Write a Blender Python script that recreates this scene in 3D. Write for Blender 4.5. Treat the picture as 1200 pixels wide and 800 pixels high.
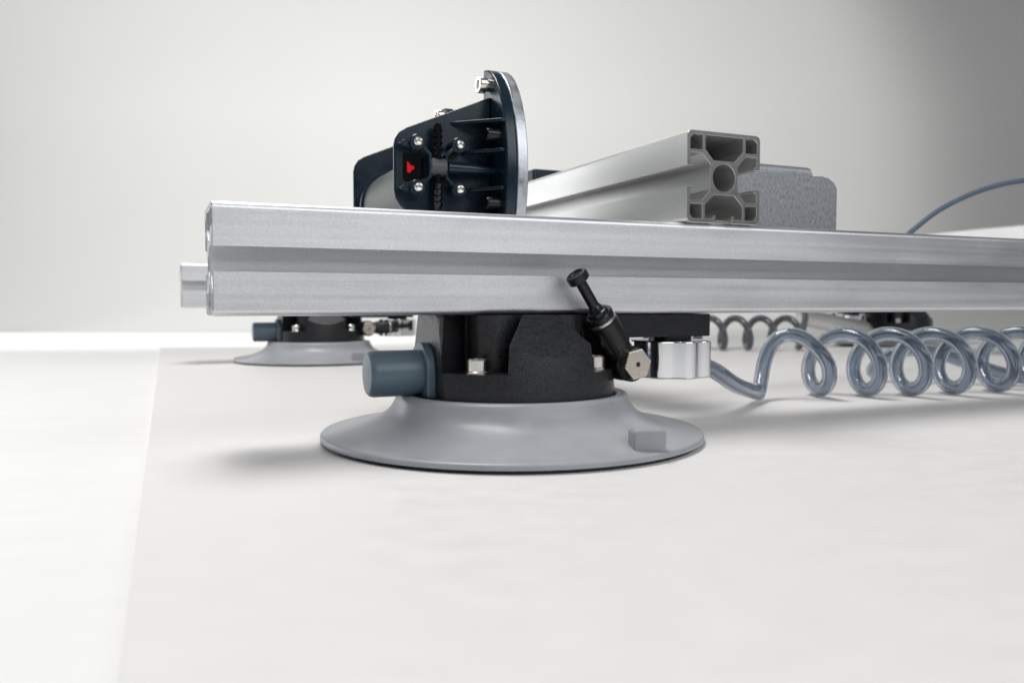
import bpy, bmesh, math
from mathutils import Vector, Matrix
from mathutils.geometry import delaunay_2d_cdt

for o in list(bpy.data.objects):
    bpy.data.objects.remove(o)
S = bpy.context.scene
COL = S.collection
R = math.radians
MM = 0.001

# ------------------------------------------------------------------ camera
cd = bpy.data.cameras.new('camera')
cam = bpy.data.objects.new('camera', cd); COL.objects.link(cam)
cd.sensor_width = 36; cd.lens = 951 / 1200 * 36
cd.clip_start = 0.01; cd.clip_end = 60
cam.location = (0, 0, 0.0645)
cam.rotation_euler = (R(90 - 2.77), 0, 0)
cd.dof.use_dof = True; cd.dof.focus_distance = 0.385; cd.dof.aperture_fstop = 13
S.camera = cam

# ------------------------------------------------------------------ world
W = bpy.data.worlds.new('World'); S.world = W; W.use_nodes = True
bg = W.node_tree.nodes['Background']
bg.inputs[0].default_value = (0.93, 0.96, 1.0, 1); bg.inputs[1].default_value = 0.11

# ------------------------------------------------------------------ lamps
def area(name, loc, target, sx, sy, power, col=(1, 1, 1)):
    l = bpy.data.lights.new(name, 'AREA'); l.shape = 'RECTANGLE'; l.size = sx; l.size_y = sy
    l.energy = power; l.color = col
    o = bpy.data.objects.new(name, l); COL.objects.link(o); o.location = loc
    d = Vector(target) - Vector(loc); o.rotation_euler = d.to_track_quat('-Z', 'Y').to_euler()
    return o
area('overhead_softbox', (-0.27, 0.54, 1.22), (0.0, 0.46, 0), 0.66, 0.44, 13.4, (1, 0.98, 0.955))
area('side_fill', (-1.45, 1.15, 0.42), (0.0, 0.50, 0.08), 1.2, 0.8, 7.2, (0.96, 0.98, 1.0))  # added fill, gives the cross profile's left face something bright to reflect
area('front_fill', (0.94, -0.56, 0.88), (0.1, 0.50, 0.06), 1.9, 0.75, 12, (0.96, 0.98, 1.0))  # added fill panel, brightens the front profile by its reflection
def spot(name, loc, target, power, size, blend, radius, col):
    l = bpy.data.lights.new(name, 'SPOT'); l.energy = power; l.spot_size = R(size); l.spot_blend = blend
    l.shadow_soft_size = radius; l.color = col
    o = bpy.data.objects.new(name, l); COL.objects.link(o); o.location = loc
    o.rotation_euler = (Vector(target) - Vector(loc)).to_track_quat('-Z', 'Y').to_euler()
spot('backdrop_lamp', (-0.85, 0.30, 1.1), (-0.56, 2.50, 0.56), 140, 75, 0.24, 0.12, (1, 0.995, 0.975))

vs = S.view_settings
vs.view_transform = 'Standard'; vs.look = 'None'; vs.exposure = 0.0; vs.gamma = 1.0
S.render.engine = 'CYCLES'

# ------------------------------------------------------------------ materials
def mat(name, col, rough=0.5, metal=0.0, bump=0.0, bscale=300, var=0.0, vscale=40, rvar=0.0,
        stretch=None, coat=0.0, trans=0.0, ior=1.45, emit=None, estr=0, bdist=0.0002, sss=0.0):
    m = bpy.data.materials.new(name); m.use_nodes = True
    nt = m.node_tree; N = nt.nodes; L = nt.links
    b = N['Principled BSDF']
    b.inputs['Base Color'].default_value = (*col, 1); b.inputs['Roughness'].default_value = rough
    b.inputs['Metallic'].default_value = metal; b.inputs['Coat Weight'].default_value = coat
    b.inputs['Transmission Weight'].default_value = trans; b.inputs['IOR'].default_value = ior
    if sss:
        b.inputs['Subsurface Weight'].default_value = sss
        b.inputs['Subsurface Radius'].default_value = (0.004, 0.004, 0.004)
        b.inputs['Subsurface Scale'].default_value = 1.0
    if emit:
        b.inputs['Emission Color'].default_value = (*emit, 1); b.inputs['Emission Strength'].default_value = estr
    tc = N.new('ShaderNodeTexCoord'); mp = N.new('ShaderNodeMapping'); L.new(tc.outputs['Object'], mp.inputs[0])
    if stretch: mp.inputs['Scale'].default_value = stretch
    if var or rvar:
        n = N.new('ShaderNodeTexNoise'); n.inputs['Scale'].default_value = vscale; n.inputs['Detail'].default_value = 6
        n.inputs['Roughness'].default_value = 0.62
        L.new(mp.outputs[0], n.inputs['Vector'])
        if var:
            r = N.new('ShaderNodeMapRange'); r.inputs['From Min'].default_value = 0.3; r.inputs['From Max'].default_value = 0.7
            r.inputs['To Min'].default_value = 1 - var; r.inputs['To Max'].default_value = 1 + var
            L.new(n.outputs['Fac'], r.inputs['Value'])
            x = N.new('ShaderNodeVectorMath'); x.operation = 'SCALE'; x.inputs[0].default_value = col
            L.new(r.outputs[0], x.inputs['Scale']); L.new(x.outputs[0], b.inputs['Base Color'])
        if rvar:
            r = N.new('ShaderNodeMapRange'); r.inputs['From Min'].default_value = 0.3; r.inputs['From Max'].default_value = 0.7
            r.inputs['To Min'].default_value = max(0.02, rough - rvar); r.inputs['To Max'].default_value = rough + rvar
            L.new(n.outputs['Fac'], r.inputs['Value']); L.new(r.outputs[0], b.inputs['Roughness'])
    if bump:
        n2 = N.new('ShaderNodeTexNoise'); n2.inputs['Scale'].default_value = bscale; n2.inputs['Detail'].default_value = 3
        L.new(mp.outputs[0], n2.inputs['Vector'])
        bp = N.new('ShaderNodeBump'); bp.inputs['Strength'].default_value = bump; bp.inputs['Distance'].default_value = bdist
        L.new(n2.outputs['Fac'], bp.inputs['Height']); L.new(bp.outputs[0], b.inputs['Normal'])
    return m

M = {}
def extruded(name, col, rough, metal, grain, streak):
    """extruded aluminium: fine sandy grain plus long faint draw lines and smudges"""
    m = mat(name, col, rough, metal); nt = m.node_tree; N = nt.nodes; L = nt.links; b = N['Principled BSDF']
    tc = N.new('ShaderNodeTexCoord')
    def noise(sc, scale3, det=4):
        mp = N.new('ShaderNodeMapping'); mp.inputs['Scale'].default_value = scale3; L.new(tc.outputs['Object'], mp.inputs[0])
        n = N.new('ShaderNodeTexNoise'); n.inputs['Scale'].default_value = sc; n.inputs['Detail'].default_value = det
        L.new(mp.outputs[0], n.inputs['Vector']); return n.outputs['Fac']
    def rng(src, a, c):
        r = N.new('ShaderNodeMapRange'); r.inputs['From Min'].default_value = 0.32; r.inputs['From Max'].default_value = 0.68
        r.inputs['To Min'].default_value = a; r.inputs['To Max'].default_value = c; L.new(src, r.inputs['Value']); return r.outputs[0]
    def op(k, x, y):
        q = N.new('ShaderNodeMath'); q.operation = k; L.new(x, q.inputs[0])
        if isinstance(y, float): q.inputs[1].default_value = y
        else: L.new(y, q.inputs[1])
        return q.outputs[0]
    g = noise(1900, (0.75, 1, 1), 3); st = noise(420, (0.012, 1, 1), 5); sm = noise(22, (0.5, 1, 1.6), 5)
    f = op('MULTIPLY', op('MULTIPLY', rng(g, 1 - grain, 1 + grain), rng(st, 1 - streak, 1 + streak)), rng(sm, 0.96, 1.03))
    x = N.new('ShaderNodeVectorMath'); x.operation = 'SCALE'; x.inputs[0].default_value = col
    L.new(f, x.inputs['Scale']); L.new(x.outputs[0], b.inputs['Base Color'])
    L.new(op('ADD', rng(sm, rough - 0.06, rough + 0.05), rng(st, -0.025, 0.025)), b.inputs['Roughness'])
    bp = N.new('ShaderNodeBump'); bp.inputs['Strength'].default_value = 0.5; bp.inputs['Distance'].default_value = 0.00012
    L.new(op('ADD', g, op('MULTIPLY', st, 0.12)), bp.inputs['Height']); L.new(bp.outputs[0], b.inputs['Normal'])
    return m
M['saw_cut'] = mat('saw_cut_aluminium', (0.20, 0.205, 0.215), 0.45, 1, bump=0.4, bscale=800, var=0.12, vscale=500, rvar=0.1, stretch=(1, 0.2, 1))
M['alu_blast'] = extruded('grainy_aluminium', (0.72, 0.73, 0.75), 0.43, 1, 0.085, 0.045)
M['alu_satin'] = extruded('satin_aluminium', (0.73, 0.73, 0.72), 0.45, 0.9, 0.03, 0.02)
M['alu_polished'] = mat('turned_aluminium', (0.86, 0.87, 0.89), 0.15, 1, bump=0.04, bscale=600, var=0.03, vscale=500, rvar=0.03, stretch=(1, 1, 0.06))
M['galvanised'] = mat('galvanised_steel', (0.33, 0.34, 0.365), 0.48, 0.8, bump=0.9, bscale=700, var=0.30, vscale=1100, rvar=0.14, stretch=(1, 1, 0.35))
M['plate_steel'] = mat('machined_plate', (0.52, 0.54, 0.57), 0.38, 0.9, bump=0.4, bscale=500, var=0.2, vscale=200, rvar=0.12)
M['nickel'] = mat('nickel_plating', (0.62, 0.57, 0.51), 0.30, 1, bump=0.15, bscale=900, var=0.06, vscale=300, rvar=0.08)
M['steel'] = mat('stainless_steel', (0.80, 0.77, 0.73), 0.24, 1, bump=0.1, bscale=700, var=0.06, vscale=400)
M['black_cast'] = mat('black_powder_coating', (0.019, 0.020, 0.023), 0.33, 0, bump=0.7, bscale=1300, var=0.3, vscale=500, rvar=0.08, bdist=0.0003)
M['black_cast'].node_tree.nodes['Principled BSDF'].inputs['Specular IOR Level'].default_value = 0.5
M['black_plastic'] = mat('black_plastic', (0.009, 0.010, 0.012), 0.28, 0, bump=0.1, bscale=900, rvar=0.07, vscale=120)
M['navy_plastic'] = mat('dark_navy_plastic', (0.006, 0.019, 0.034), 0.24, 0, bump=0.10, bscale=700, var=0.12, vscale=80, rvar=0.07)
M['gloss_black'] = mat('gloss_black_plastic', (0.004, 0.004, 0.006), 0.08)
M['drum_grey'] = mat('grey_green_drum', (0.085, 0.095, 0.095), 0.42, 0.0, bump=0.1, bscale=500, var=0.08, vscale=80)
M['blue_cap'] = mat('slate_blue_plastic', (0.105, 0.152, 0.188), 0.33, 0, bump=0.12, bscale=500, var=0.05, vscale=60, rvar=0.05)
M['grey_rubber'] = mat('grey_rubber', (0.35, 0.365, 0.39), 0.36, 0, bump=0.2, bscale=900, var=0.07, vscale=60, rvar=0.06, sss=0.05)
M['dark_rubber'] = mat('dark_rubber', (0.022, 0.024, 0.028), 0.6, 0, bump=0.2)
M['red'] = mat('red_indicator', (0.75, 0.004, 0.015), 0.2, 0, emit=(1, 0.01, 0.02), estr=0.10)
M['board'] = mat('white_board', (0.765, 0.750, 0.742), 0.50, 0, bump=0.35, bscale=500, var=0.010, vscale=70, rvar=0.10, stretch=(0.8, 1.3, 1))
M['table'] = mat('white_table', (0.82, 0.82, 0.812), 0.6, 0, bump=0.5, bscale=260, var=0.018, vscale=40, stretch=(0.5, 2, 1))
M['backdrop'] = mat('grey_backdrop', (0.81, 0.807, 0.79), 0.6, 0, bump=0.5, bscale=260, var=0.012, vscale=1.5)
M['tube'] = mat('smoky_blue_tubing', (0.52, 0.575, 0.65), 0.03, 0, trans=0.95, ior=1.45, bump=0.06, bscale=120)
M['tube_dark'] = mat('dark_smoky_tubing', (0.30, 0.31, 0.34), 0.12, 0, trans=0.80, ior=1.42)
M['cable'] = mat('dark_blue_tubing', (0.085, 0.125, 0.18), 0.28, 0, bump=0.05)

# ------------------------------------------------------------------ mesh helpers (all lengths in mm)
def weigh(o):
    w = o.modifiers.new('normals', 'WEIGHTED_NORMAL'); w.weight = 80; w.keep_sharp = True
def link(name, me, m, parent=None, bevel=0.0, seg=2, smooth=35):
    o = bpy.data.objects.new(name, me); COL.objects.link(o)
    if m: me.materials.clear(); me.materials.append(M[m])
    if parent: o.parent = parent
    if smooth is not None and len(me.polygons):
        me.polygons.foreach_set('use_smooth', [True] * len(me.polygons))
        me.set_sharp_from_angle(angle=R(smooth))
    if bevel:
        b = o.modifiers.new('bevel', 'BEVEL'); b.width = bevel * MM; b.segments = seg
        b.limit_method = 'ANGLE'; b.angle_limit = R(32); b.harden_normals = False
        weigh(o)
    return o

def pymesh(name, v, f):
    me = bpy.data.meshes.new(name)
    me.from_pydata([tuple(Vector(p) * MM) for p in v], [], f); me.update()
    bm = bmesh.new(); bm.from_mesh(me); bmesh.ops.recalc_face_normals(bm, faces=bm.faces); bm.to_mesh(me); bm.free()
    return me

def prism_data(pts, lo, hi, fn):
    n = len(pts)
    v = [fn(a, b, lo) for a, b in pts] + [fn(a, b, hi) for a, b in pts]
    f = [tuple(range(n)), tuple(range(2 * n - 1, n - 1, -1))] + [(i, (i + 1) % n, n + (i + 1) % n, n + i) for i in range(n)]
    return v, f
XY = lambda a, b, c: (a, b, c)      # outline in x,y ; depth z
XZ = lambda a, b, c: (a, c, b)      # outline in x,z ; depth y
YZ = lambda a, b, c: (c, a, b)      # outline in y,z ; depth x
def prism(name, pts, lo, hi, fn, m, parent, bevel=0.4, seg=2):
    return link(name, pymesh(name, *prism_data(pts, lo, hi, fn)), m, parent, bevel, seg)
def box(name, x0, x1, y0, y1, z0, z1, m, parent, bevel=0.5, seg=2):
    return prism(name, [(x0, y0), (x1, y0), (x1, y1), (x0, y1)], z0, z1, XY, m, parent, bevel, seg)
def rrect(x0, x1, y0, y1, r, n=5):
    p = []
    for cx, cy, a0 in ((x1 - r, y1 - r, 0), (x0 + r, y1 - r, 90), (x0 + r, y0 + r, 180), (x1 - r, y0 + r, 270)):
        for i in range(n + 1):
            a = R(a0 + 90 * i / n); p.append((cx + r * math.cos(a), cy + r * math.sin(a)))
    return p

def lathe_data(prof, org, axis, n=48):
    ax = Vector(axis).normalized()
    s = ax.orthogonal().normalized(); t = ax.cross(s)
    v = []; f = []; rings = []
    for r, h in prof:
        c = Vector(org) + ax * h
        if r < 1e-6: rings.append([len(v)]); v.append(tuple(c))
        else:
            rings.append(list(range(len(v), len(v) + n)))
            for i in range(n):
                a = 2 * math.pi * i / n; v.append(tuple(c + s * (r * math.cos(a)) + t * (r * math.sin(a))))
    for A, B in zip(rings, rings[1:]):
        for i in range(n):
            j = (i + 1) % n
            if len(A) == 1 and len(B) == 1: continue
            if len(A) == 1: f.append((A[0], B[i], B[j]))
            elif len(B) == 1: f.append((A[i], A[j], B[0]))
            else: f.append((A[i], A[j], B[j], B[i]))
    return v, f
def lathe(name, prof, org, axis, m, parent, n=48, smooth=35):
    return link(name, pymesh(name, *lathe_data(prof, org, axis, n)), m, parent, 0, smooth=smooth)
def rod(r, L, c=0.3):
    return [(0, 0), (r - c, 0), (r, c), (r, L - c), (r - c, L), (0, L)]

def tube(name, pts, r, m, parent=None, n=16, hollow=0):
    P = [Vector(p) for p in pts]; v = []; f = []
    t0 = (P[1] - P[0]).normalized(); s = t0.orthogonal().normalized()
    rings = []
    for i, p in enumerate(P):
        t = (P[min(i + 1, len(P) - 1)] - P[max(i - 1, 0)]).normalized()
        s = (s - t * s.dot(t)).normalized(); b = t.cross(s)
        rings.append(len(v))
        for k in range(n):
            a = 2 * math.pi * k / n; v.append(tuple(p + s * (r * math.cos(a)) + b * (r * math.sin(a))))
    for A, B in zip(rings, rings[1:]):
        for k in range(n):
            f.append((A + k, A + (k + 1) % n, B + (k + 1) % n, B + k))
    if hollow:
        off = len(v)
        c = [P[min(i, len(P) - 1)] for i in range(len(P))]
        vi = []
        for i in range(len(P)):
            for k in range(n):
                q = Vector(v[i * n + k]); vi.append(tuple(c[i] + (q - c[i]) * (hollow / r)))
        v += vi
        for i in range(len(P) - 1):
            A, B = off + i * n, off + (i + 1) * n
            for k in range(n): f.append((A + k, B + k, B + (k + 1) % n, A + (k + 1) % n))
        for base in (0, len(P) - 1):
            for k in range(n):
                a, b2 = base * n + k, base * n + (k + 1) % n
                f.append((a, b2, off + b2, off + a) if base else (b2, a, off + a, off + b2))
        me = bpy.data.meshes.new(name); me.from_pydata([tuple(Vector(p) * MM) for p in v], [], f); me.update()
        bm = bmesh.new(); bm.from_mesh(me); bmesh.ops.recalc_face_normals(bm, faces=bm.faces); bm.to_mesh(me); bm.free()
        return link(name, me, m, parent, 0, smooth=70)
    f.append(tuple(range(n))); f.append(tuple(range(rings[-1] + n - 1, rings[-1] - 1, -1)))
    return link(name, pymesh(name, v, f), m, parent, 0, smooth=60)

def catmull(pts, k=10):
    P = [Vector(p) for p in pts]; P = [2 * P[0] - P[1]] + P + [2 * P[-1] - P[-2]]; out = []
    for i in range(1, len(P) - 2):
        a, b, c, d = P[i - 1:i + 3]
        for j in range(k):
            t = j / k
            out.append(0.5 * ((2 * b) + (c - a) * t + (2 * a - 5 * b + 4 * c - d) * t * t + (3 * b - a - 3 * c + d) * t ** 3))
    out.append(P[-2]); return out

def empty(name, loc=(0, 0, 0), rz=0, parent=None):
    o = bpy.data.objects.new(name, None); COL.objects.link(o); o.empty_display_size = 0.01
    o.location = Vector(loc) * MM; o.rotation_euler = (0, 0, rz)
    if parent: o.parent = parent
    return o
def tag(o, label=None, cat=None, group=None, kind=None):
    if label: o['label'] = label
    if cat: o['category'] = cat
    if group: o['group'] = group
    if kind: o['kind'] = kind
    return o

# ------------------------------------------------------------------ setting
# sweep: table that runs back and curves up into the backdrop
tv = [(-5000, -1500, -4), (5000, -1500, -4), (5000, 1950, -4), (-5000, 1950, -4)]
tag(link('table', pymesh('table', tv + [(x, y, -60) for x, y, z in tv],
    [(0, 1, 2, 3), (7, 6, 5, 4), (0, 4, 5, 1), (1, 5, 6, 2), (2, 6, 7, 3), (3, 7, 4, 0)]), 'table'), kind='structure')
pr = [(1940, -3.6)]
for i in range(25):
    a = R(90 * i / 24); pr.append((1945 + 700 * math.sin(a), 696.4 - 700 * math.cos(a)))
pr.append((2645, 3200))
v = []; f = []
for x in (-5000, 5000):
    for y, z in pr: v.append((x, y, z))
n = len(pr)
for i in range(n - 1): f.append((i, i + 1, n + i + 1, n + i))
tag(link('backdrop', pymesh('backdrop', v, f), 'backdrop', smooth=60), kind='structure')

# white board the lifter is sitting on
bd = [(-92.5, 60), (1500, 60), (1500, 1165), (-505.5, 1165), (-34.4, 60)]
bd = [(-34.9, 60), (1500, 60), (1500, 1165), (-505.5, 1165)]
tag(prism('board', bd, -3.6, 0, XY, 'board', None, 0.25), 'large flat white board under the vacuum lifter, its straight left edge showing', 'board')
# thinner paper sheet edge just left of the board
sh = [(-50, 40), (1500, 40), (1500, 1400), (-615, 1400)]

tag(prism('paper_sheet', [(-47, 55), (1500, 55), (1500, 1172), (-519, 1172)], -3.95, -3.65, XY, 'table', None, 0),
    'thin white sheet peeking out as a pale strip along the left edge of the board', 'sheet')

# ------------------------------------------------------------------ the lifter frame
U, V = 0.91518, 0.40303
FR = empty('vacuum_lifter', (-115.8, 314.7, 2), math.atan2(V, U))
tag(FR, 'vacuum lifting frame of aluminium profiles standing on grey suction cups', 'vacuum lifter')

# 45 mm T-slot profile, one closed face (top)
def slot_pts():
    # one open slot on the side y = -22.5, walked in +x direction (outline travels counter-clockwise)
    return [(-5, -22.5), (-5, -18.7), (-6.6, -18.7), (-6.6, -20.3), (-11.5, -20.3), (-11.5, -13.6), (-6.2, -8.5), (6.2, -8.5),
            (11.5, -13.6), (11.5, -20.3), (6.6, -20.3), (6.6, -18.7), (5, -18.7), (5, -22.5)]
def rot(p, k):
    x, y = p
    for _ in range(k): x, y = -y, x
    return (x, y)
def corner(k, r=2.8):
    c = []
    for i in range(6):
        a = R(-90 + 90 * i / 5); c.append((22.5 - r + r * math.cos(a), -22.5 + r + r * math.sin(a)))
    return [rot(p, k) for p in c]
def profile_loops(closed=(2,)):
    outer = []; holes = []
    for k in range(4):
        if k in closed:
            holes.append([rot(p, k) for p in [(-11.5, -20.5), (11.5, -20.5), (11.5, -13.6), (6.4, -8.5), (-6.4, -8.5), (-11.5, -13.6)]])
        else: outer += [rot(p, k) for p in slot_pts()]
        outer += corner(k)
        holes.append([rot(p, k) for p in [(13.3, -20.5), (18.6, -20.5), (20.5, -18.6), (20.5, -13.3), (13.3, -13.3)]])
    holes.append([(6.9 * math.cos(2 * math.pi * i / 40), 6.9 * math.sin(2 * math.pi * i / 40)) for i in range(40)])
    return outer, holes
def profile_mesh(name, length, closed=(2,)):
    """T-slot extrusion along local +x, centred on the axis."""
    outer, holes = profile_loops(closed)
    loops = [outer] + holes
    P = []; E = []
    for lp in loops:
        b = len(P); P += [Vector(p) for p in lp]; E += [(b + i, b + (i + 1) % len(lp)) for i in range(len(lp))]
    ov, oe, of, _, _, _ = delaunay_2d_cdt(P, E, [], 0, 1e-5)
    def inside(pt, lp):
        c = False; x, y = pt
        for i in range(len(lp)):
            (x1, y1), (x2, y2) = lp[i], lp[i - 1]
            if (y1 > y) != (y2 > y) and x < (x2 - x1) * (y - y1) / (y2 - y1) + x1: c = not c
        return c
    tris = []
    for t in of:
        c = (sum(ov[k].x for k in t) / len(t), sum(ov[k].y for k in t) / len(t))
        if inside(c, outer) and not any(inside(c, h) for h in holes): tris.append(tuple(t))
    n = len(ov)
    cnt = {}
    for t in tris:
        for a, b in zip(t, t[1:] + t[:1]):
            k = (min(a, b), max(a, b)); cnt[k] = cnt.get(k, 0) + 1
    ch = 0.28      # deburred edge at both saw cuts
    nrm = {}
    for t in tris:
        for a, b in zip(t, t[1:] + t[:1]):
            if cnt[(min(a, b), max(a, b))] == 1:
                d = (ov[b] - ov[a]).normalized(); o_ = Vector((d.y, -d.x))
                c = sum((ov[k] for k in t), Vector((0, 0))) / len(t)
                if o_.dot(ov[a] - c) < 0: o_ = -o_
                nrm.setdefault(a, []).append(o_); nrm.setdefault(b, []).append(o_)
    ins = []
    for k in range(n):
        p = ov[k].copy()
        if k in nrm:
            m_ = sum(nrm[k], Vector((0, 0))) / len(nrm[k]); m_ = m_ / max(m_.length_squared, 0.35)
            p -= m_ * ch * 0.8
        ins.append(p)
    v = [(0, p.x, p.y) for p in ins] + [(ch, p.x, p.y) for p in ov] + [(length - ch, p.x, p.y) for p in ov] + [(length, p.x, p.y) for p in ins]
    f = [t for t in tris] + [tuple(3 * n + k for k in t[::-1]) for t in tris]
    for (a, b), c in cnt.items():
        if c == 1:
            for q in range(3): f.append((q * n + a, q * n + b, (q + 1) * n + b, (q + 1) * n + a))
    return pymesh(name, v, f)
ZB = 56.9            # underside of the long profiles
def profile(name, u, v, z, length, rz, m, closed=(2,), label=None):
    o = link(name, profile_mesh(name, length, closed), m, FR, 0, smooth=24); weigh(o)
    o.data.materials.append(M['saw_cut'])
    for p in o.data.polygons:
        if abs(p.normal.x) > 0.95: p.material_index = 1
    o.location = Vector((u, v, z)) * MM; o.rotation_euler = (0, 0, rz)
    if label: o['label'] = label
    return o
profile('long_profile', 0, 22.5, ZB + 22.5, 1172, 0, 'alu_blast', (2,), 'long grainy aluminium profile across the front')
profile('long_profile', 5, 574.5, ZB + 22.5, 1165, 0, 'alu_blast', (2,), 'far aluminium profile behind the front one')
profile('cross_profile', 241.6, -2.5, ZB + 67.5, 602, R(90), 'alu_satin', (2,), 'cross profile with its open cut end facing forward')
profile('cross_profile', 865.5, -2.5, ZB + 67.5, 602, R(90), 'alu_satin', (2,))
# small T-nut strip under the front end
box('slide_nut', 233, 249, 1.5, 40, ZB + 45.02, ZB + 46.9, 'steel', FR, 0.2)

# galvanised angle bracket
bt = ZB + 45
br = [(264.3, bt + .05), (339.5, bt + .05), (339.5, bt + 25.5), (337.5, bt + 28.5), (333, bt + 31.2), (328, bt + 32), (323, bt + 31.6), (264.3, bt + 31.6)]
BR = prism('angle_bracket', br, 20, 26, XZ, 'galvanised', FR, 0.5)
prism('bracket_flange', [(20.5, bt + 0.1), (20.5, bt + 33), (22.2, bt + 36), (25, bt + 37.2), (48, bt + 37.2), (48, bt + 31), (26.5, bt + 31), (26.5, bt + 0.1)],
      264.4, 321.4, YZ, 'galvanised', BR, 0.4)
BR['label'] = 'streaky galvanised steel bracket with a stepped rounded corner'

# ------------------------------------------------------------------ suction cup
def boolean(o, cutters):
    for c in cutters:
        b = o.modifiers.new('cut', 'BOOLEAN'); b.operation = 'DIFFERENCE'; b.object = c; b.solver = 'EXACT'
    bpy.context.view_layer.update()
    dg = bpy.context.evaluated_depsgraph_get(); me = bpy.data.meshes.new_from_object(o.evaluated_get(dg))
    o.modifiers.clear(); o.data = me
    for c in cutters: bpy.data.objects.remove(c)

def make_fitting(parent, ang):
    """elbow push-in fitting; ang = sleeve direction in the u-z plane (deg from +u)"""
    c = Vector((47, -28, 34.5)); d = Vector((math.cos(R(ang)), -0.10, math.sin(R(ang)))).normalized()
    e = lathe('elbow_fitting', rod(8.2, 13, 0.8), c + Vector((0, 7.5, 0)), (0, -1, 0), 'black_plastic', parent)
    # neck from elbow to sleeve
    lathe('valve_neck', rod(6.1, 11, 0.6), c + d * 2, d, 'black_plastic', parent)
    hx = [(7.4 * math.cos(R(60 * i + 12)), 7.4 * math.sin(R(60 * i + 12))) for i in range(6)]
    prism('hex_plug', [(c.x + a, c.z + b) for a, b in hx], c.y - 10.2, c.y - 5.4, XZ, 'nickel', parent, 0.45, 3)
    lathe('painted_dimple', [(0, 0.12), (0.7, 0.2), (1.0, 0.15), (1.15, 0.02)], c + Vector((0, -10.2, 0)), (0, -1, 0), 'dark_rubber', parent, 20)  # dark disc on the hex face, paints the shade of the dimple
    lathe('sleeve', [(0, 0), (6.4, 0), (6.9, .5), (6.9, 13.6), (6.5, 14), (0, 14)], c + d * 10, d, 'black_plastic', parent)
    lathe('metal_ring', rod(6.75, 1.5, 0.2), c + d * 24.0, d, 'nickel', parent)
    lathe('release_collar', [(0, 0), (6.5, 0), (6.6, 2.4), (6.2, 3), (5.0, 3.1), (4.8, 4.6), (4.2, 4.9), (3.6, 5.3), (2.5, 7.6), (0, 7.6)], c + d * 25.5, d, 'black_plastic', parent)
    lathe('blanking_stem', rod(2.55, 16, 0.1), c + d * 31.5, d, 'black_plastic', parent)
    lathe('plug_head', [(0, 0), (4.6, 0), (5.1, .5), (5.1, 3.3), (4.6, 3.8), (3.4, 3.8), (3.0, 3.2), (0, 3.1)], c + d * 46.5, d, 'black_plastic', parent)

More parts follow.
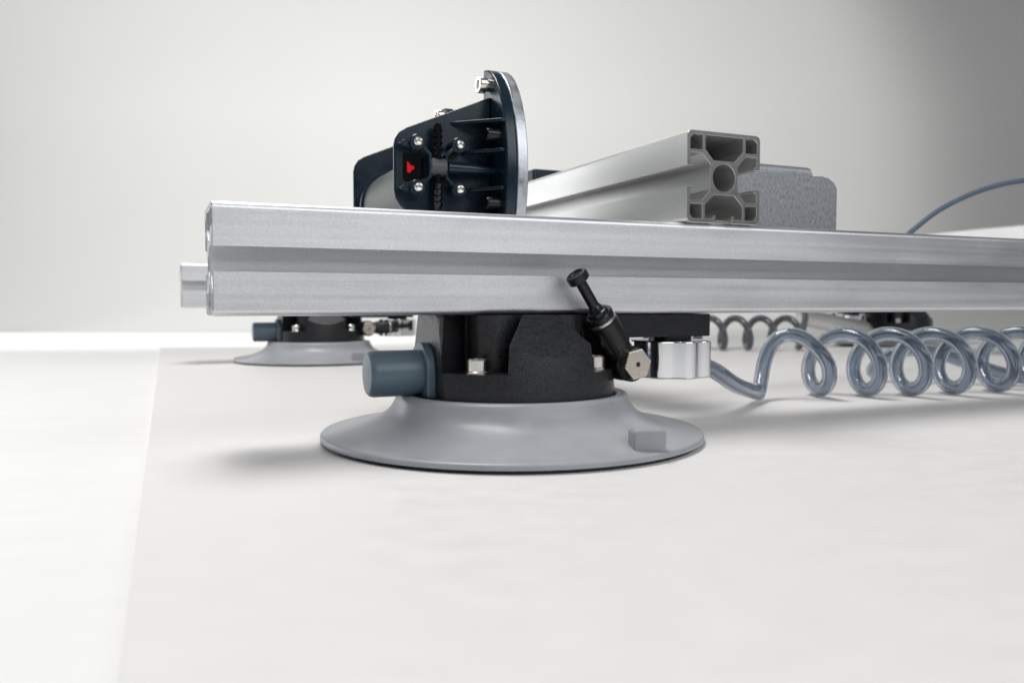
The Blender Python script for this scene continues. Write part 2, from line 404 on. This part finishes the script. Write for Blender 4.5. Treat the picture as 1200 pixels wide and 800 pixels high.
def make_cup(u, v, rz=0, fit_angle=127, label=None):
    t = empty('suction_cup', (u, v, -2), rz, FR); t.scale.z = 1.037
    if label: t['label'] = label
    lathe('seal_lip', [(84, 0), (88.2, 0), (89, 0.6), (88.6, 1.5), (80, 1.6), (80, 0.4)], (0, 0, 0), (0, 0, 1), 'dark_rubber', t, 120)
    sk = [(86, 1.3), (89.4, 1.3), (90.4, 1.7), (90.5, 3.2), (89.8, 4.0), (88.4, 4.1), (87.4, 4.0), (84, 4.6), (80, 5.4), (76, 6.4), (72, 7.5), (68, 8.8), (64.5, 10.1), (61.5, 11.6), (59.2, 13.3),
          (57.6, 15.2), (56.5, 17.2), (55.8, 19), (55.3, 20.2), (54.5, 21), (53.4, 21.3), (51.5, 21.3), (50.2, 20.9), (49.5, 20), (49.5, 3), (86, 1.3)]
    lathe('rubber_skirt', sk, (0, 0, 0), (0, 0, 1), 'grey_rubber', t, 144, smooth=55)
    # housing
    hv, hf = lathe_data([(0, 12), (49.4, 12), (49.2, 22), (48.2, 32), (44.9, 55.8), (44.3, 56.6), (0, 56.6)], (0, 0, 0), (0, 0, 1), 128)
    h = link('housing', pymesh('housing', hv, hf), 'black_cast', t, 0, smooth=None)
    t_inv = []
    for k in range(4):
        a = R(45 + 90 * k); ca, sa = math.cos(a), math.sin(a)
        cp = [(70, -16.5), (70, 16.5), (21, 15.3), (20.4, 14.4), (20.4, 12.9)] + [(20.6 + 13.8 * math.cos(R(q)), 12.2 * math.sin(R(q))) for q in (84, 72, 60, 48, 36, 24, 12, 0, -12, -24, -36, -48, -60, -72, -84)] + [(20.4, -12.9), (20.4, -14.4), (21, -15.3)]
        cv, cf = prism_data([(x * ca - y * sa, x * sa + y * ca) for x, y in cp], 32.3, 70, XY)
        t_inv.append(link('c', pymesh('c', cv, cf), None, t, 0, smooth=None))
    for s in (1, -1):
        cv, cf = prism_data([(s * -48.8, 37.8), (s * -28.5, 57.8), (s * -28.5, 80), (s * -70, 80), (s * -70, 38.6)], -60, 60, YZ)
        t_inv.append(link('c', pymesh('c', cv, cf), None, t, 0, smooth=None))
    cv, cf = prism_data([(-70, -60), (-42.6, -60), (-42.6, 60), (-70, 60)], 21.5, 80, XY)
    t_inv.append(link('c', pymesh('c', cv, cf), None, t, 0, smooth=None))
    boolean(h, t_inv)
    me = h.data; me.polygons.foreach_set('use_smooth', [True] * len(me.polygons)); me.set_sharp_from_angle(angle=R(24))
    b = h.modifiers.new('bevel', 'BEVEL'); b.width = 0.45 * MM; b.segments = 2; b.limit_method = 'ANGLE'; b.angle_limit = R(24); weigh(h)
    # four cap screws
    for k in range(4):
        a = R(45 + 90 * k); cx, cy = 41 * math.cos(a), 41 * math.sin(a)
        lathe('cap_screw', [(0, 0), (5.3, 0), (5.3, .8), (4.9, 1.1), (4.9, 5.6), (4.4, 6.3), (2.6, 6.3), (2.4, 4.5), (0, 4.5)], (cx, cy, 32.3), (0, 0, 1), 'steel', t, 32)
    # pad of the arm under the profile
    arm = rrect(-20, 103.5, -19, 19, 3)
    arm = [(max(x, 28), y) for x, y in arm]
    a2 = [(28, -19)] + [p for p in rrect(20, 103.5, -19, 19, 3) if p[0] > 28.1] + [(28, 19)]
    a2 = [(28, 19), (28, -19)] + [(103.5 - 3 + 3 * math.cos(R(q)), -16 + 3 * math.sin(R(q))) for q in (-90, -60, -30, 0)] + [(103.5 - 3 + 3 * math.cos(R(q)), 16 + 3 * math.sin(R(q))) for q in (0, 30, 60, 90)]
    prism('support_arm', a2, 45.6, 56.5, XY, 'black_plastic', t, 0.5)
    # lobed aluminium knob hanging under the arm
    kp = []
    for i in range(144):
        a = 2 * math.pi * i / 144; w = math.cos(8 * a + 0.9)
        kp.append((88 + (20.2 + 1.1 * w) * math.cos(a), -4 + (20.2 + 1.1 * w) * math.sin(a)))
    prism('clamp_knob', kp, 25.3, 43.4, XY, 'alu_polished', t, 0.7, 3)
    lathe('knob_stem', rod(11, 3.2, 0.3), (88, -4, 43), (0, 0, 1), 'black_plastic', t)
    # blue end cap and its collar
    ta = [(13 * math.cos(R(a)), 31.5 + 13 * math.sin(R(a))) for a in range(0, 181, 10)] + [(-13, 20.6), (13, 20.6)]
    prism('cap_collar', ta, -46.8, -42.65, YZ, 'blue_cap', t, 0.6, 3)
    lathe('end_cap', [(0, 0), (9.8, 0), (10.1, 1), (10.1, 22), (9.7, 23.6), (8.7, 24.6), (7.4, 24.8), (0, 24.8)], (-46.2, 0, 31.2), (-1, 0, 0), 'blue_cap', t, 64)
    # moulded tab on the skirt
    a = math.atan2(-62, 55.8) - math.atan2(V, U)
    tb = prism('moulded_tab', rrect(-6.9, 6.9, 2.5, 12.9, 2.0), -4.2, 4.2, XZ, 'grey_rubber', t, 0.8, 3)
    tb.rotation_euler = (0, 0, a + R(90) + R(-32)); tb.location = Vector((82.5 * math.cos(a), 82.5 * math.sin(a), 0)) * MM
    make_fitting(t, fit_angle)
    return t
c1 = make_cup(136.3, 22.3, 0, 127, 'suction cup nearest the camera with its valve tilted upward')
c2 = make_cup(146, 574.5, 0, 3, 'far suction cup with its valve pointing sideways')
c3 = make_cup(1028, 574.5, R(180), 8)

rd = lathe('support_rod', [(0, 0), (11, 0), (12, 1), (12, 112), (11, 113), (0, 113)], (815, 552, 42), (110, -12, -19), 'alu_satin', FR, 40)
lathe('rod_nut', [(0, 0), (9, 0), (9.5, .6), (9.5, 11), (0, 11.4)], (815 + 107.5, 552 - 11.7, 42 - 18.6), (110, -12, -19), 'nickel', rd, 6, smooth=20)

# ------------------------------------------------------------------ vacuum unit behind the front profile
Z0 = 62.5
VU = empty('vacuum_unit', (0, 0, 0), 0, FR)
VU['label'] = 'dark navy vacuum unit with a red indicator and a steel flange'
def gusset(y, name):
    g = [(92, 57), (92, 79.5), (92.8, 83), (95, 86.5), (98.5, 89), (145, 108.8), (145, 30), (98.5, 46.5), (95, 49.5), (92.8, 53)]
    return prism(name, [(a, b + Z0) for a, b in g], y, y + 3, XZ, 'navy_plastic', VU, 0.9, 3)
gusset(70, 'side_plate'); gusset(161, 'side_plate')
# raised rim of the near side plate
fl = []
for i in range(0, 15):
    a = R(92 + (270 - 92) * i / 14)
    fl.append((82 + 34 * math.cos(a), 68 + 57.5 * math.sin(a)))
top = [(80.5, 100)]
fl = [(137, 102), (139, 115), (146, 119.5), (156, 116), (170, 104), (182, 84), (186, 66), (180, 45), (165, 25), (140, 12)][::-1]
fl2 = [(p, h) for p, h in fl]
near = []
for i in range(0, 19):
    a = R(268 - (268 - 93) * i / 18)
    near.append((82 + 34 * math.cos(a), 68 + 57.5 * math.sin(a)))
outl = near + [(80.5, 124.5), (81, 104), (84, 101), (136, 100)] + fl[::-1] + [(100, 11)]
outl = [(p, h + Z0) for p, h in outl]
prism('flange', outl, 145, 151, YZ, 'navy_plastic', VU, 0.8, 3)
prism('steel_plate', [(p, h) for p, h in outl], 151.05, 157, YZ, 'plate_steel', VU, 0.5, 2)
# box arm to the cross profile
box('mounting_arm', 157.05, 219, 132, 152, Z0 + 15, Z0 + 50, 'navy_plastic', VU, 1)
box('valve_box', 264.3, 330, 270, 312, Z0 + 42, Z0 + 109, 'navy_plastic', FR, 2)
# grey drum between the side plates
lathe('drum', [(0, 0), (21.5, 0), (21.5, 88), (0, 88)], (118, 73, Z0 + 58), (0, 1, 0), 'drum_grey', VU, 64)
lathe('drum_rim', [(20, 0), (23, 0), (23.3, .6), (23.3, 4), (22.6, 4.6), (20, 4.6)], (118, 155.5, Z0 + 58), (0, 1, 0), 'navy_plastic', VU, 64)
# reinforcing ribs
for h in (93, 78, 58.5, 43):
    s = 122 if h == 93 else 127
    prism('rib', [(s, 70), (145, 70), (145, 50.5), (143, 50.5)], Z0 + h - 0.8, Z0 + h + 0.8, XY, 'navy_plastic', VU, 0.25)
# bosses and screws
for cx in (102.3, 124.6):
    for cz in (80.6, 58):
        lathe('boss', [(0, 0), (4.4, 0), (4.1, 7.4), (3.6, 7.9), (0, 7.9)], (cx, 70.2, Z0 + cz), (0, -1, 0), 'navy_plastic', VU, 32)
        lathe('screw', [(0, 0), (2.45, 0), (2.4, .8), (1.9, 1.7), (1.1, 2.0), (1.0, 1.2), (0, 1.1)], (cx, 62.4, Z0 + cz), (0, -1, 0), 'steel', VU, 24)
def wall_strip(name, pts, th, y0, y1, m):
    """thin upright wall along an x,z polyline"""
    v = []; f = []
    for i, p in enumerate(pts):
        a = Vector(pts[max(i - 1, 0)]); b = Vector(pts[min(i + 1, len(pts) - 1)]); t = (b - a).normalized(); nn = Vector((-t.y, t.x)) * th / 2
        q = Vector(p)
        for s in (1, -1):
            for y in (y0, y1): v.append((q.x + s * nn.x, y, Z0 + q.y + s * nn.y))
    for i in range(len(pts) - 1):
        a = 4 * i; b = a + 4
        f += [(a, a + 1, b + 1, b), (a + 2, b + 2, b + 3, a + 3), (a, b, b + 2, a + 2), (a + 1, a + 3, b + 3, b + 1)]
    e = 4 * (len(pts) - 1); f += [(0, 2, 3, 1), (e, e + 1, e + 3, e + 2)]
    return link(name, pymesh(name, v, f), m, VU, 0.3, 2)
wall_strip('retaining_rib', [(105.3, 78.5), (109, 75), (109, 63.7), (105.3, 60.2)], 1.8, 62.8, 70.2, 'navy_plastic')
wall_strip('retaining_rib', [(121.6, 78.5), (117.8, 75), (117.8, 63.7), (121.6, 60.2)], 1.8, 62.8, 70.2, 'navy_plastic')
for h in (80.2, 57.8):
    prism('rib', [(93.5, Z0 + h), (95.5, Z0 + h + 1.7), (99, Z0 + h + 1.9), (99, Z0 + h - 1.9), (95.5, Z0 + h - 1.7)], 64.5, 70.2, XZ, 'navy_plastic', VU, 0.5)
# tee connector with barbs
lathe('tee_body', rod(4.6, 9, 0.7), (108.9, 65.5, Z0 + 69), (1, 0, 0), 'drum_grey', VU, 32)
def barb(z0, s):
    pr = [(0, 0), (1.7, 0), (1.7, 5)]
    z = 5
    for i in range(4): pr += [(1.9, z), (2.7, z + .7), (2.0, z + 3.0)]; z += 3.2
    pr += [(1.6, z + 1), (0, z + 1)]
    lathe('hose_barb', pr, (113.4, 64.5, z0), (0, 0, s), 'gloss_black', VU, 28)
barb(Z0 + 72, 1); barb(Z0 + 66, -1)
lathe('connecting_pipe', [(0, 0), (3.4, 0), (3.0, 15), (2.1, 23), (2.1, 26), (0, 26)], (118.6, 64.5, Z0 + 69), (1, 0, 0), 'navy_plastic', VU, 28)
for h in (86.5, 51.2):
    lathe('socket_screw', [(0, 0), (3.5, 0), (3.5, 7.2), (3.1, 7.8), (1.9, 7.8), (1.8, 5), (0, 5)], (145, 58, Z0 + h), (-1, 0, 0), 'black_plastic', VU, 24)
for p, h in ((73, 115.5), (143, 113.5)):
    b = lathe('flange_screw', [(0, 0), (3.4, 0), (3.4, 2.2), (4.5, 2.3), (4.5, 5.6), (4.1, 6.2), (2.5, 6.2), (2.3, 4.2), (0, 4.2)], (145, p, Z0 + h), (-1, 0, 0), 'steel', VU, 32)
# black panel painting the dark of a recess around the red indicator
IN = prism('painted_recess', rrect(96.5, 107.6, Z0 + 61.5, Z0 + 76.5, 2), 69.75, 70.3, XZ, 'gloss_black', VU, 0.1)
prism('red_indicator', [(98.4, Z0 + 66.2), (98.4, Z0 + 71.6), (99.3, Z0 + 71.6), (100.2, Z0 + 70.0), (102.4, Z0 + 69.4), (102.4, Z0 + 68.0), (100.9, Z0 + 67.2), (100.2, Z0 + 65.7)],
      68.9, 69.8, XZ, 'red', IN, 0.3)

# ------------------------------------------------------------------ hoses
def helix(bot, far, Rr=19, zc=24.2, per=28, ramp=False):
    """bot: (x,y) of the axis under each successive low point"""
    B = catmull([(x, y, 0) for x, y in bot], per); out = []
    for i, p in enumerate(B):
        s = 2 * math.pi * i / per
        k = min(1.0, 0.15 + 0.85 * i / (0.75 * per)) if ramp else 1.0
        out.append((p.x + k * far[0] * Rr * math.sin(s), p.y + k * far[1] * Rr * math.sin(s), zc - Rr * math.cos(s)))
    return out
nearb = [(158, 522), (209, 551), (241, 550), (273, 554), (307, 563), (346, 577), (386, 592), (427, 608), (469, 624), (511, 640), (553, 657)]
hx = helix(nearb, (-.47, .88), ramp=True)
lead = catmull([(44, 417, 36), (66, 440, 36), (92, 448, 32), (112, 456, 27), (134, 484, 15), tuple(hx[1])], 8)[:-1]
tail = catmull([tuple(hx[-1]), (600, 676, 5.2), (720, 700, 5.2), (800, 660, 20), (845, 636, 40)], 8)[1:]
o = tube('coiled_hose', lead + hx[1:] + tail, 4.8, 'tube', None, 24, hollow=2.9)
tag(o, 'smoky blue coiled hose in big loops along the front profile, running off frame', 'coiled hose', 'coiled hoses')

farb = [(146 + 33.5 * i, 1078) for i in range(8)]
hf = helix(farb, (-.26, .965))
lead = catmull([(-85, 945, 30), (-30, 985, 8), (60, 1050, 5.2), tuple(hf[0])], 8)[:-1]
tail = catmull([tuple(hf[-1]), (408, 1130, 44), (420, 1190, 52)], 8)[1:]
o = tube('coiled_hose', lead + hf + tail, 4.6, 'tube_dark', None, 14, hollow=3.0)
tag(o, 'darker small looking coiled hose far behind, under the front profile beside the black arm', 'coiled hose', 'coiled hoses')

o = tube('air_hose', catmull([(300, 668, 5.2), (296, 664, 9), (300, 656, 18), (314, 648, 26), (334, 641, 25), (360, 632, 16), (391, 625, 7), (440, 640, 5.2), (560, 700, 5.2), (700, 820, 5.2)], 12), 5.1, 'tube', None, 18, hollow=3.3)
tag(o, 'straight smoky blue hose slanting down behind the big coils', 'hose')
o = tube('air_hose', catmull([(-20, 520, 100), (80, 560, 92), (200, 640, 88), (310, 740, 92), (370, 790, 115), (391, 800, 131), (421, 800, 154), (463, 800, 173), (505, 798, 181.5), (560, 785, 182), (620, 745, 168), (655, 712, 149)], 10), 2.5, 'cable', None, 14)
tag(o, 'thin dark blue hose arching above the front profile', 'hose').location.z = 0.002
